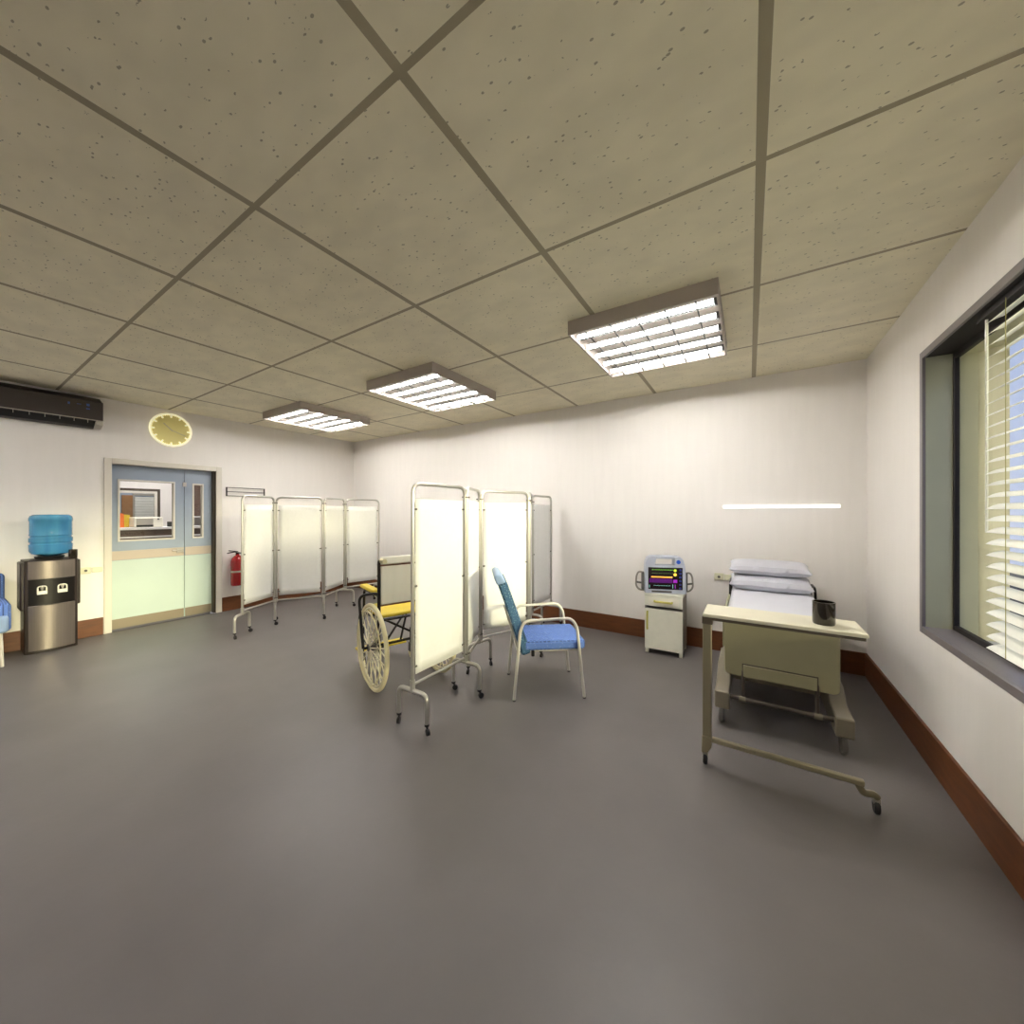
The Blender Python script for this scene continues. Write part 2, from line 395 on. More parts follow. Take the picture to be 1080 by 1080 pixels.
bpart('wand', MB().tube([(.965, 2.742, WZ1-e-.02), (.965, 2.742, 1.40)], .0055, 8), 'wand')

# outdoors
struct('ground_outside', MB().box((1.5, -40, -4.2), (90, 60, -4)), 'ground', smooth=False)
t = thing('facade_block', 'dark grey building seen through the slats of the blind', 'building', (26, 12, -4))
t_o = V((26, 12, -4))
o = MB().box((24, -20, -4), (34, 44, 4.0)).build('wall', 'concrete', t); o.location = -t_o
o = MB().box((23.8, -20.2, 4.0), (34.2, 44.2, 4.2)).build('roof', 'ledge', t); o.location = -t_o

# ---------------------------------------------------------------- double door in the left wall
dt = tag(bpy.data.objects.new('door_1', None), kind='structure'); C.objects.link(dt); dt.location = (XL, 1.78, 0)
dl = V((XL, 1.78, 0))
def dpart(name, mb, m, parent=None, **k):
    o = mb.build(name, m, **k)
    if parent is None: o.parent = dt; o.location = o.location-dl
    else: o.parent = parent; o.location = o.location
    return o
fr = MB()
ox = XL+.022
fr.box((XL, 1.18, 0), (ox, DY0+.012, DZ+.055)).box((XL, DY1-.012, 0), (ox, 2.395, DZ+.055)).box((XL, DY0+.012, DZ-.012), (ox, DY1-.012, DZ+.055))
dpart('door_frame', fr, 'frame_paint', bevel=.004)
rv = MB()
rv.box((XL-TL+.01, DY0, 0), (XL, DY0+.012, DZ)).box((XL-TL+.01, DY0+.012, DZ-.012), (XL, DY1-.012, DZ))
dpart('frame_lining', rv, 'frame_paint')
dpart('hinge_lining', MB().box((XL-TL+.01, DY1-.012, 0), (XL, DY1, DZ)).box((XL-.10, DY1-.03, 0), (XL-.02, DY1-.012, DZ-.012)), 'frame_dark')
LX0, LX1 = XL-.14, XL-.095
def leaf(y0, y1, wy0, wy1, wz0, wz1, z0=.012, z1=DZ-.014):
    """one leaf with a hole for the vision panel, one mesh for the slab"""
    m_ = MB()
    zs = .88
    m_.box((LX0, y0, zs), (LX1, wy0, z1)).box((LX0, wy1, zs), (LX1, y1, z1))
    m_.box((LX0, wy0, zs), (LX1, wy1, wz0)).box((LX0, wy0, wz1), (LX1, wy1, z1))
    o = dpart('door_leaf', m_, 'door', smooth=False)
    def p(nm, mb, mt, **k):
        q = mb.build(nm, mt, **k); q.parent = o; q.location = dl*0; return q
    p('lower_panel', MB().box((LX0, y0, z0), (LX1, y1, zs)), 'door_lower')  # same laminate as the upper leaf, sunlit tint painted in
    b = .016
    q = MB()
    for (a0, a1, c0, c1) in ((wy0-b, wy0+.004, wz0-b, wz1+b), (wy1-.004, wy1+b, wz0-b, wz1+b), (wy0, wy1, wz1-.004, wz1+b), (wy0, wy1, wz0-b, wz0+.004)):
        q.box((LX0-.006, a0, c0), (LX1+.008, a1, c1))
    p('vision_panel_frame', q, 'frame_paint', bevel=.002)
    p('vision_glass', MB().box((LX0+.02, wy0, wz0), (LX0+.026, wy1, wz1)), 'glass', smooth=False)
    p('rail', MB().box((LX1, y0+.004, .885), (LX1+.006, y1-.004, 1.0)), 'door_band', bevel=.002)
    p('kick_plate', MB().box((LX1, y0+.004, z0), (LX1+.005, y1-.004, .135)), 'door_kick', bevel=.002)
    return o
ym = 1.985
l1 = leaf(DY0+.014, ym-.003, 1.335, 1.865, 1.135, 1.905)
l2 = leaf(ym+.003, DY1-.032, 2.09, 2.19, 1.135, 1.895)
hp = MB().box((LX1+.006, 1.895, .93), (LX1+.016, 1.975, .985))
q = hp.build('handle_plate', 'chrome', l1, bevel=.003)
q = MB().tube(rnd([(LX1+.012, 1.945, .965), (LX1+.055, 1.945, .965), (LX1+.055, 1.84, .965)], .015), .008).build('door_handle', 'chrome', l1)
q = MB().box((LX1+.001, ym-.02, 1.86), (LX1+.012, ym+.02, 1.92)).build('bolt', 'silver', l2, bevel=.002)

# ---------------------------------------------------------------- the room behind the door
CX0, CX1 = -10.9, XL-TL
struct('floor_corridor', MB().box((CX0, -.8, -.1), (CX1, 5.2, 0)), 'floor', smooth=False)
struct('ceiling_corridor', MB().box((CX0, -.8, 2.7), (CX1, 5.2, 2.78)), 'wall', smooth=False)
# opposite wall with a doorway (opening) into an office behind
oy0, oy1, oz = 1.30, 2.425, 1.935
wx = -9.55
struct('wall_corridor', MB().box((wx-.12, -.8, 0), (wx, oy0, 2.7)).box((wx-.12, oy1, 0), (wx, 5.2, 2.7)).box((wx-.12, oy0, oz), (wx, oy1, 2.7)).box((CX0, -.92, 0), (CX1, -.8, 2.7)).box((CX0, 5.2, 0), (CX1, 5.32, 2.7)), 'wall', smooth=False)
struct('trim_opening', MB().box((wx-.13, oy1-.04, 0), (wx+.015, oy1, oz)).box((wx-.13, oy0, oz-.04), (wx+.015, oy1-.04, oz)), 'frame_dark', bevel=.003)
struct('trim_casing', MB().box((wx, oy1-.09, 0), (wx+.03, oy1-.045, oz-.045)).box((wx, oy0, oz-.09), (wx+.03, oy1-.09, oz-.045)), 'frame_paint', bevel=.003)
struct('wall_office', MB().box((CX0-.1, -.8, 0), (CX0, 5.2, 2.7)), 'door', smooth=False)
def abs_thing(name, label, cat, base, group=None):
    o = thing(name, label, cat, base, 0, group); return o
def absp(parent, name, mb, m, **k):
    o = mb.build(name, m, **k); o.parent = parent
    o.location = o.location - parent.location if parent.rotation_euler.z == 0 else o.location
    return o
# blind on office wall, tan board
t = abs_thing('office_blind', 'pale lowered blind on the blue wall seen through the wide door window', 'blind', (CX0+.03, 2.6, 1.2))
mb = MB(); z = 1.3
while z < 1.80: mb.box((CX0+.01, 2.36, z), (CX0+.05, 2.66, z+.052), RY(.25)); z += .058
absp(t, 'slats', mb, 'slat')
absp(t, 'blind_frame', MB().box((CX0, 2.335, 1.28), (CX0+.02, 2.36, 1.89)).box((CX0, 2.66, 1.28), (CX0+.02, 2.72, 1.89)).box((CX0, 2.36, 1.85), (CX0+.02, 2.66, 1.89)), 'silver')
tag(MB().box((CX0, 2.17, 1.15), (CX0+.03, 2.33, 1.85)).build('notice_board', 'tan', origin=(CX0, 2.25, 1.15)), 'plain tan board on the blue wall beside the office blind', 'board')
# reception counter
cx0, cx1 = -8.9, -8.45
t = abs_thing('reception_counter', 'dark wood reception counter with white top behind the double door', 'counter', (-8.6, 2.4, 0))
absp(t, 'counter_front', MB().box((cx0, .6, .08), (cx1, 4.4, 1.205)), 'wood_brown', bevel=.004)
absp(t, 'counter_top', MB().box((cx0-.03, .58, 1.207), (cx1+.03, 4.42, 1.245)), 'counter_white', bevel=.004)
absp(t, 'trim_strip', MB().box((cx1, .6, 1.075), (cx1+.02, 4.4, 1.10)), 'counter_white', bevel=.002)
# tall cupboard seen in the narrow pane
t = abs_thing('tall_cupboard', 'dark wood cupboard filling the narrow door window', 'cupboard', (-9.3, 3.4, 0))
absp(t, 'carcass', MB().box((-9.53, 2.70, 1.42), (-9.1, 4.3, 2.45)), 'wood_brown', bevel=.004)
absp(t, 'shelf', MB().box((-9.53, 2.70, 1.395), (-9.08, 4.3, 1.418)), 'counter_white')
# things on the counter
ct = 1.246
t = abs_thing('printer', 'white desktop printer with dark front on the counter behind the door', 'printer', (-8.66, 2.02, ct))
absp(t, 'body', MB().box((-8.84, 1.84, ct), (-8.50, 2.20, ct+.165)), 'white_plastic', bevel=.012)
absp(t, 'front_panel', MB().box((-8.50, 1.865, ct+.042), (-8.492, 2.07, ct+.15)), 'silver', bevel=.002)
absp(t, 'paper_slot', MB().box((-8.50, 1.865, ct+.008), (-8.485, 2.07, ct+.04)), 'black', bevel=.002)
absp(t, 'button', MB().lathe([(.0, 0), (.013, 0), (.013, .008), (0, .008)], 12, (-8.50, 2.135, ct+.135), 'X'), 'black')
tag(MB().box((-8.62, 2.28, ct), (-8.52, 2.37, ct+.085)).build('pen_box', 'black', bevel=.004, origin=(-8.57, 2.32, ct)), 'small black box on the counter right of the printer', 'box')
tag(MB().prism([(1.70, ct), (1.77, ct), (1.765, ct+.22), (1.72, ct+.24), (1.68, ct+.21)], -8.74, -8.72, 'YZ').build('orange_folder', 'orange', bevel=.002, origin=(-8.73, 1.7, ct)), 'orange card folder standing on the counter at the window edge', 'folder')
tag(MB().prism([(1.76, ct), (1.84, ct), (1.85, ct+.20), (1.775, ct+.215)], -8.80, -8.78, 'YZ').build('yellow_folder', 'amber', bevel=.002, origin=(-8.79, 1.77, ct)), 'yellow card folder standing between orange folder and printer', 'folder')
t = abs_thing('corridor_lamp', 'flat ceiling lamp in the corridor behind the door', 'lamp', (-8.2, 2.2, 2.7))  # out of view, added to light what shows through the door
absp(t, 'frame', MB().box((-8.75, 1.6, 2.66), (-7.65, 2.8, 2.699)), 'lamp_grey', bevel=.004)
absp(t, 'diffuser', MB().box((-8.70, 1.65, 2.65), (-7.70, 2.75, 2.66)), 'corr_light')
t = abs_thing('office_lamp', 'flat ceiling lamp in the office behind the corridor', 'lamp', (-10.2, 2.2, 2.7))  # also out of view, added to brighten the office
absp(t, 'frame', MB().box((-10.5, 1.8, 2.66), (-9.9, 2.6, 2.699)), 'lamp_grey', bevel=.004)
absp(t, 'diffuser', MB().box((-10.46, 1.84, 2.65), (-9.94, 2.56, 2.66)), 'corr_light')

# ---------------------------------------------------------------- ceiling lamps
def make_lamp():
    t = thing('ceiling_lamp', '', 'lamp', (-.64, 3.05, H), 0, 'five-tube ceiling lamps')
    hx, hy, d = .485, .515, .10
    b = MB(); th = .012
    b.box((-hx, -hy, -.012), (hx, hy, 0))
    b.box((-hx, -hy, -d), (-hx+th, hy, -.012)).box((hx-th, -hy, -d), (hx, hy, -.012))
    b.box((-hx+th, -hy, -d), (hx-th, -hy+th, -.012)).box((-hx+th, hy-th, -d), (hx-th, hy, -.012))
    b.build('housing', 'lamp_grey', t)
    for k in range(5):
        y = -.40+.20*k
        MB().tube([(-.452, y, -.078), (.452, y, -.078)], .017, 10).build('tube', 'tube', t)
    f_ = MB()
    for k in range(5):
        x = -.36+.18*k
        f_.box((x-.004, -hy+th, -d), (x+.004, hy-th, -d+.008))
    f_.build('louvre', 'lamp_fin', t)
    r = MB()
    for k in range(6):
        y = -.50+.20*k
        r.box((-hx+th, y-.010, -.060), (hx-th, y+.010, -.012))
    r.build('reflector', 'lamp_fin', t)
    return t
lamp = make_lamp()
labs = ['five-tube ceiling lamp nearest the window, largest in view', 'five-tube ceiling lamp in the middle of the row of three', 'five-tube ceiling lamp nearest the far corner by the door wall']
for k, x in enumerate((-.64, -2.97, -5.26)):
    o = lamp if k == 0 else copy_tree(lamp)
    o.location = (x, 3.05, H); o['label'] = labs[k]
for k, x in enumerate((-2.97, -5.26)):  # row out of view behind the camera, added to light the front of the room
    o = copy_tree(lamp); o.location = (x, -1.25, H)
    o['label'] = ['five-tube ceiling lamp in the middle of the room behind the camera', 'five-tube ceiling lamp of the rear row, by the door wall'][k]

# ---------------------------------------------------------------- wall clock
cy_, cz_ = 1.81, 2.622
t = thing('wall_clock', 'round yellow wall clock with glowing white rim above the double door', 'clock', (XL, cy_, cz_))
MB().lathe([(.0, 0), (.222, 0), (.226, .012), (.22, .026), (.206, .026), (.206, .018), (0, .018)], 48, axis='X').build('rim', 'clock_rim', t)
MB().lathe([(.0, .018), (.2055, .018), (.2055, .021), (0, .021)], 48, axis='X').build('face', 'clock_face', t)
tk = MB()
for k in range(60):
    a = 2*PI*k/60; big = k % 5 == 0
    L_, w_ = (.036, .009) if big else (.010, .004)
    rot = RX(a)
    tk.box((.0212, -w_, .205-L_), (.0235, w_, .206), rot, (0, 0, 0))
tk.build('hour_marks', 'clock_rim', t)
MB().box((.0235, -.006, -.02), (.0265, .006, .115), RX(math.radians(45)), (0, 0, 0)).build('hour_hand', 'clock_hand', t)
MB().box((.0268, -.004, -.02), (.029, .004, .165), RX(math.radians(-112)), (0, 0, 0)).build('minute_hand', 'clock_hand', t)

# ---------------------------------------------------------------- air conditioner
t = thing('air_conditioner', 'dark brown air conditioner mounted high on the door wall', 'air conditioner', (XL, .62, 2.5))
y0, y1 = -.52, .52
def acp(n, poly, a, b, m, **k): return MB().prism(poly, a, b, 'XZ').build(n, m, t, **k)
acp('housing', [(0, .0), (.07, .0), (.185, .085), (.185, .30), (.06, .365), (0, .365)], y0, y1, 'dark_brown', bevel=.006)
MB().box((.186, y0, .083), (.2, y1+.002, .298)).build('front_panel', 'ac_grey', t, bevel=.004)
MB().box((.196, y0+.01, .076), (.205, y1-.002, .085)).build('trim_line', 'silver', t)
MB().prism([(.1, .012), (.172, .07), (.166, .074), (.094, .018)], y0+.02, y1-.06, 'XZ').build('louvre', 'black_metal', t)
for k in range(9): MB().box((.176, y0+.08+k*.105, .045), (.184, y0+.084+k*.105, .078)).build('vane', 'silver', t)
acp('end_cap', [(.03, -.004), (.1, -.004), (.194, .03), (.196, .076), (.15, .076)], y1-.055, y1+.003, 'silver', bevel=.006)
for (yy_, zz_, a, b) in ((.40, .245, .012, .02), (.33, .24, .016, .010), (.255, .235, .008, .02), (.40, .20, .014, .012)):
    MB().box((.2, yy_-a, zz_-b+.01), (.2025, yy_+a, zz_+b-.005)).build('indicator', 'blue_light', t)

# ---------------------------------------------------------------- water dispenser with bottle
t = thing('water_dispenser', 'dark brown water dispenser with brushed steel panels beside the double door', 'water dispenser', (XL+.01, .742, 0))
def front(y, hw, base, bulge): return base+bulge*(1-(y/hw)**2)
def dprism(hw, x0, base, bulge, z0, z1, n=14):
    pts = [(x0, -hw)] + [(front(-hw+2*hw*i/n, hw, base, bulge), -hw+2*hw*i/n) for i in range(n+1)] + [(x0, hw)]
    return MB().prism(pts, z0, z1)
dprism(.185, 0, .29, .035, 0, .985).build('body', 'dark_brown', t, bevel=.006)
o = dprism(.21, .02, .26, .0, .46, .965).build('side_shell', 'dark_brown', t, bevel=.012)
dprism(.163, .25, .312, .040, .03, .505).build('lower_panel', 'brushed', t, bevel=.004)
dprism(.163, .25, .312, .040, .785, .975).build('upper_panel', 'brushed', t, bevel=.004)
dprism(.16, .25, .305, .034, .51, .78).build('tap_recess', 'black_metal', t)
def tap(y, col, nm):
    x = front(y, .16, .305, .034)+.001
    a = MB().box((x, y-.034, .625), (x+.022, y+.034, .66))
    a.tube(rnd([(x+.01, y-.03, .64), (x+.01, y-.03, .71), (x+.01, y+.03, .71), (x+.01, y+.03, .64)], .022), .006, 8)
    tp = a.build('tap_guard', 'white_plastic', t)
    b = MB().lathe([(.004, -.03), (.009, -.01), (.014, .01), (.012, .02), (0, .022)], 12, (x+.012, y, .69)).build('tap', 'silver', tp)
    MB().lathe([(0, 0), (.013, 0), (.012, .006), (0, .007)], 12, (x+.012, y, .702)).build('tap_cap', col, tp)
tap(-.072, 'red', 'hot'); tap(.068, 'knob_blue', 'cold')
MB().lathe([(0, 0), (.10, 0), (.11, .03), (0, .03)], 24, (.16, 0, .985)).build('bottle_collar', 'black', t)
b = thing('water_bottle', 'large blue water bottle upside down on top of the water dispenser', 'bottle', (XL+.17, .752, 1.0155))
pr = [(.0, 0), (.05, .0), (.09, .012), (.14, .03), (.156, .06), (.158, .13), (.15, .138), (.15, .15), (.158, .158), (.158, .20), (.150, .208), (.150, .222), (.157, .23), (.153, .245), (.153, .38), (.158, .388), (.158, .415), (.150, .44), (.13, .455), (0, .458)]
MB().lathe(pr, 40).build('bottle_shell', 'bottle', b)
wtr = [(0, .004), (.085, .016), (.135, .034), (.150, .062), (.15, .13), (.145, .16), (.145, .225), (.146, .40), (0, .40)]
c = thing('mug', 'small dark mug on the dispenser top beside the bottle', 'mug', (XL+.305, .892, .986))
def mug(c, r, h, m):
    MB().lathe([(0, 0), (r*.93, 0), (r, .01), (r, h), (r*.9, h), (r*.86, .012), (0, .012)], 28).build('cup', m, c)
mug(c, .034, .095, 'mug')
c2 = thing('mug', 'dark glazed mug standing on the overbed table', 'mug', (.335, 2.565, .9055))
mug(c2, .049, .118, 'mug')

# ---------------------------------------------------------------- sockets
def outlet(loc, rz, label, w2=.11):
    t = thing('wall_socket', label, 'socket', loc, rz, 'ivory wall sockets')
    MB().box((-.045, -.012, -.038), (.045, 0, .038)).build('socket_plate', 'ivory', t, bevel=.006)
    MB().lathe([(0, 0), (.024, 0), (.026, -.01), (.018, -.012), (0, -.012)], 20, (0, -.012, 0), 'Y').build('socket_ring', 'ivory', t)
    MB().lathe([(0, 0), (.014, 0), (.014, -.002), (0, -.002)], 16, (0, -.0245, 0), 'Y').build('socket_hole', 'mon_dark', t)
    MB().box((.049, -.014, -.03), (.049+w2, 0, .03)).build('switch_plate', 'ivory', t, bevel=.005)
outlet((-.275, YB, .80), 0, 'ivory wall socket on the long wall beside the bed')
outlet((XL, 1.03, .80), PI/2, 'ivory wall socket between the water dispenser and the door', .09)

# strip light above the bed
t = thing('strip_light', 'thin white strip light on the long wall above the bed', 'light', (.243, YB, 1.555))
MB().box((-.478, -.022, -.016), (.478, 0, .016)).build('diffuser', 'strip', t, bevel=.004)
for x_ in (-.48, .48): MB().box((x_-.002, -.024, -.018), (x_+.002, 0, .018)).build('end_cap', 'white_plastic', t)

# wall rack (black double-bar frame)
t = tag(MB().build('x', 'black') if False else bpy.data.objects.new('wall_rack', None), 'black two-bar metal rack on the wall above the fire extinguisher', 'rack'); C.objects.link(t); t.location = (XL, 2.716, 1.81)
for z_ in (-.0625, 0, .0625):
    MB().box((.010, -.255, z_-.004), (.018, .255, z_+.004)).build('bar', 'black_metal', t)
for y_ in (-.26, .26):
    MB().box((0, y_-.006, -.068), (.02, y_+.006, .068)).build('end_plate', 'black_metal', t)

# fire extinguisher
t = thing('fire_extinguisher', 'red fire extinguisher hung low on the wall right of the door', 'fire extinguisher', (XL+.105, 2.56, .385))
MB().lathe([(0, 0), (.078, 0), (.083, .015), (.083, .36), (.07, .41), (.04, .445), (.022, .455), (.022, .475), (0, .475)], 28).build('cylinder', 'red', t)
MB().lathe([(0, .475), (.02, .475), (.02, .50), (0, .50)], 14).build('valve', 'black_metal', t)
MB().tube(rnd([(0, .0, .49), (0, -.03, .51), (0, -.13, .495)], .02), .007, 8).tube([(0, .01, .51), (0, -.11, .535)], .006, 8).build('handle', 'black_metal', t)
MB().tube(rnd([(0, .02, .49), (.02, .09, .47), (.02, .10, .30), (.01, .095, .12)], .04), .009, 8).build('hose', 'black', t)
MB().lathe([(.0835, .20), (.086, .20), (.086, .225), (.0835, .225)], 28).box((-.105, -.02, .19), (-.083, .02, .24)).build('bracket', 'silver', t)

# ---------------------------------------------------------------- folding screens
def caster(parent, x, y, r=.022, yaw=0, stem=.0, top=.07):
    """small swivel wheel touching z=0"""
    c, s = math.cos(yaw), math.sin(yaw)
    a = MB().lathe([(0, top-.012), (.017, top-.012), (.017, top+.002), (0, top+.002)], 12, (x, y, 0))
    a.tube([(x, y, top-.01), (x+.012*c, y+.012*s, r+.012)], .007, 8)
    ca = a.build('caster', 'black', parent)
    w = MB(); wx_, wy_ = x+.014*c, y+.014*s
    ax = V((-s, c, 0))
    w.tube([V((wx_, wy_, r))-ax*.009, V((wx_, wy_, r))+ax*.009], r, 16)
    w.build('caster_wheel', 'black', ca)
    return ca
def folding_screen(label, nodes, feet, name='folding_screen', gaps=()):
    n0 = V(nodes[0]+(0,)) if len(nodes[0]) == 2 else V(nodes[0])
    t = thing(name, label, 'screen', (n0.x, n0.y, 0), 0, 'white folding screens')
    P = [V((a, b, 0))-V((n0.x, n0.y, 0)) for a, b in nodes]
    zt, zf0, zf1, zb = 1.70, .365, 1.592, .302
    for i in range(len(P)-1):
        a, b = P[i], P[i+1]; d = (b-a).normalized(); g_ = .018
        a2, b2 = a+d*g_, b-d*g_
        if i == 0: a2 = a
        if i == len(P)-2: b2 = b
        up = V((0, 0, 1))
        fr = MB().tube(rnd([a2+up*.28, a2+up*zt, b2+up*zt, b2+up*.28], .075, 7), .0135, 10)
        fr.tube([a2+up*zb, b2+up*zb], .0105, 8)
        fo = fr.build('panel_frame', 'chrome', t)
        nrm = V((-d.y, d.x, 0))
        pa, pb = a2+d*.028, b2-d*.028
        m_ = MB()
        def fn(u, v, pa=pa, pb=pb, nrm=nrm):
            p = pa.lerp(pb, u)+up*(zf0+(zf1-zf0)*v)
            return p + nrm*.0025*math.sin(u*9+v*3)
        m_.grid(fn, 10, 16)
        fb = m_.build('fabric', 'screen_fabric', t)
        sd = fb.modifiers.new('thick', 'SOLIDIFY'); sd.thickness = .004; sd.offset = 0
        for q, s_ in ((a2, 1), (b2, -1)):
            for z in (1.52, .98, .42):
                c0 = q+d*s_*.012+up*z
                MB().tube([c0, c0+d*s_*.026], .0075, 8).build('clip', 'mon_dark', fo)
    for i in range(1, len(P)-1):
        a = P[i]; d = (P[i+1]-P[i-1]).normalized()
        MB().box((a.x-.024, a.y-.024, 1.615), (a.x+.024, a.y+.024, 1.628)).build('hinge', 'mon_dark', t, bevel=.002)
        MB().box((a.x-.024, a.y-.024, .33), (a.x+.024, a.y+.024, .342)).build('hinge', 'mon_dark', t, bevel=.002)
    for (i, ang, yw) in feet:
        p = P[i]; u = V((math.cos(ang), math.sin(ang), 0)); w_ = .137
        p_ = V((p.x, p.y, 0))
        ft = MB().tube(rnd([p_-u*w_+V((0, 0, .07)), p_-u*w_+V((0, 0, .262)), p_+u*w_+V((0, 0, .262)), p_+u*w_+V((0, 0, .07))], .05, 6), .0155, 10)
        ft.tube([p_+V((0, 0, .25)), p_+V((0, 0, .335))], .018, 10)
        fo = ft.build('foot', 'chrome', t)
        caster(t, (p_-u*w_).x, (p_-u*w_).y, yaw=yw); caster(t, (p_+u*w_).x, (p_+u*w_).y, yaw=yw+.6)
    return t
near = [(-1.97, 1.815), (-1.97, 2.395), (-2.17, 2.84), (-1.945, 3.40), (-2.22, 3.94), (-2.22, 4.46)]
folding_screen('large white folding screen nearest the camera, between wheelchair and blue chair', near, [(0, 0, -1), (1, 0, .5), (2, 1.35, -1.2), (3, 0, 1), (4, 0, 0), (5, 0, 1)])
far = [(-5.20, 2.07), (-5.43, 2.55), (-5.13, 3.06), (-5.43, 3.585), (-5.30, 4.13)]
folding_screen('smaller-looking white folding screen in front of the fire extinguisher and far corner', far, [(0, 2.2, 0), (1, 2.7, 1), (2, 2.6, 2), (3, .56, 0), (4, 0, 1)])

# ---------------------------------------------------------------- wheelchair (local: +x forward, y left)
t = thing('wheelchair', 'yellow and cream wheelchair with black frame behind the near folding screen', 'wheelchair', (-2.588, 2.312, 0), math.radians(161))
R_, wy = .345, .30
def big_wheel(s):
    cy = s*wy
    w = MB()
    ring = [(R_*math.cos(2*PI*k/48), cy, .362+R_*math.sin(2*PI*k/48)) for k in range(48)]
    w.tube(ring, .0175, 10, closed=True)
    wo = w.build('big_wheel', 'tyre_cream', t)
    r2 = MB(); rr = R_-.026
    r2.tube([(rr*math.cos(2*PI*k/48), cy, .362+rr*math.sin(2*PI*k/48)) for k in range(48)], .011, 8, closed=True).build('rim', 'spoke', wo)
    sp = MB()
    for k in range(28):
        a = 2*PI*k/28; sg = 1 if k % 2 else -1
        a2 = a+.12*sg
        sp.tube([(.022*math.cos(a2), cy+sg*.03, .362+.022*math.sin(a2)), (rr*math.cos(a), cy, .362+rr*math.sin(a))], .0052, 6)
    sp.build('spokes', 'spoke', wo)
    MB().lathe([(0, -.04), (.03, -.04), (.03, .04), (0, .04)], 18, (0, cy, .362), 'Y').build('hub', 'mon_dark', wo)
    pr_ = R_-.045
    MB().tube([(pr_*math.cos(2*PI*k/48), cy+s*.035, .362+pr_*math.sin(2*PI*k/48)) for k in range(48)], .006, 6, closed=True).build('hand_rim', 'tyre_cream', wo)
for s in (1, -1): big_wheel(s)
for s in (1, -1):
    y = s*.245
    MB().tube(rnd([(-.0, y, .30), (-.0, y, 1.09), (-.13, y, 1.09)], .04), .014, 10).build('back_post', 'black_metal', t)
    MB().tube(rnd([(-.06, y, 1.09), (-.14, y, 1.09)], .02), .02, 10).build('push_grip', 'tyre_cream', t)
    ya = s*.33
    MB().tube(rnd([(.0, y, .80), (.05, s*.28, .80), (.12, s*.375, .78), (.04, s*.375, .50), (.0, s*.375, .362)], .10, 8), .012, 10).tube([(0, s*.375, .362), (0, s*.30, .362)], .012, 8).build('wheel_fork', 'black_metal', t)
    MB().tube(rnd([(0, y, .78), (.40, y, .78), (.42, y, .50), (.46, y, .13)], .06, 6), .012, 10).build('arm_frame', 'black_metal', t)
    MB().box((.06, y-.035, .795), (.42, y+.035, .825)).build('armrest', 'yellow', t, bevel=.01)
    MB().tube([(0, y, .57), (.46, y, .57)], .012, 8).tube([(0, y, .30), (.48, y, .30)], .012, 8).build('side_rail', 'black_metal', t)
    MB().tube(rnd([(.45, y, .57), (.55, y, .50), (.63, s*.2, .15)], .05), .011, 8).build('footrest_tube', 'black_metal', t)
    c_ = MB().tube([(.46, y, .30), (.46, y, .15)], .016, 10).box((.43, y-.022, .07), (.485, y-.014, .16)).box((.43, y+.014, .07), (.485, y+.022, .16)).build('caster_fork', 'black_metal', t)
    MB().lathe([(0, -.013), (.05, -.013), (.062, -.008), (.062, .008), (.05, .013), (0, .013)], 24, (.455, y, .062), 'Y').build('caster_wheel', 'tyre_cream', c_)
MB().tube([(0, -.245, .57), (0, .245, .57)], .012, 8).tube([(.46, -.245, .57), (.46, .245, .57)], .012, 8).tube([(.0, -.245, .30), (.46, .245, .57)], .01, 8).tube([(.0, .245, .30), (.46, -.245, .57)], .01, 8).tube([(0, -.30, .362), (0, .30, .362)], .012, 8).build('cross_frame', 'black_metal', t)
MB().box((.005, -.235, .583), (.47, .235, .612)).build('seat', 'yellow', t, bevel=.012)
MB().box((-.014, -.232, .705), (.014, .232, 1.045)).build('backrest', 'wc_cream', t, bevel=.008)
MB().box((-.016, -.235, 1.047), (.016, .235, 1.115)).build('headband', 'wc_cream', t, bevel=.012)
for z_ in (1.041, .699): MB().box((-.018, -.238, z_-.005), (.018, .238, z_+.005)).build('backrest_edge', 'skirt', t)
MB().box((.57, -.24, .125), (.71, -.01, .143)).build('footplate', 'yellow', t, bevel=.005)
MB().box((.57, .01, .125), (.71, .24, .143)).build('footplate', 'yellow', t, bevel=.005)

# ---------------------------------------------------------------- visitor chair
t = thing('visitor_chair', 'blue upholstered armchair with cream tubular legs beside the folding screen', 'chair', (-1.50, 2.875, 0), math.radians(38))
def sidef(s):
    y = s*.245
    pts = [(-.285, y, 0), (-.235, y, .56), (-.20, y, .632), (.175, y, .645), (.225, y, .58), (.285, y*1.03, 0)]
    leg = MB().tube(rnd(pts, .06, 6), .0122, 10)
    return leg
sidef(1).build('side_frame', 'cream_metal', t); sidef(-1).build('side_frame', 'cream_metal', t)
for s in (1, -1):
    MB().tube([(-.285, s*.245, 0), (-.284, s*.245, .012)], .0145, 10).tube([(.285, s*.252, 0), (.284, s*.252, .012)], .0145, 10).build('leg_tip', 'mon_dark', t)
for x_ in (-.245, .252): MB().tube([(x_, -.24, .37), (x_, .24, .37)], .010, 8).build('cross_rail', 'cream_metal', t)
for s_ in (1, -1): MB().tube(rnd([(.252, s_*.18, .372), (-.235, s_*.18, .372), (-.29, s_*.18, .52), (-.33, s_*.18, .66)], .04), .009, 8).build('seat_rail', 'cream_metal', t)
# seat cushion
MB().box((-.20, -.228, .385), (.30, .228, .462)).build('seat', 'seat_blue', t, bevel=.022, segs=4)
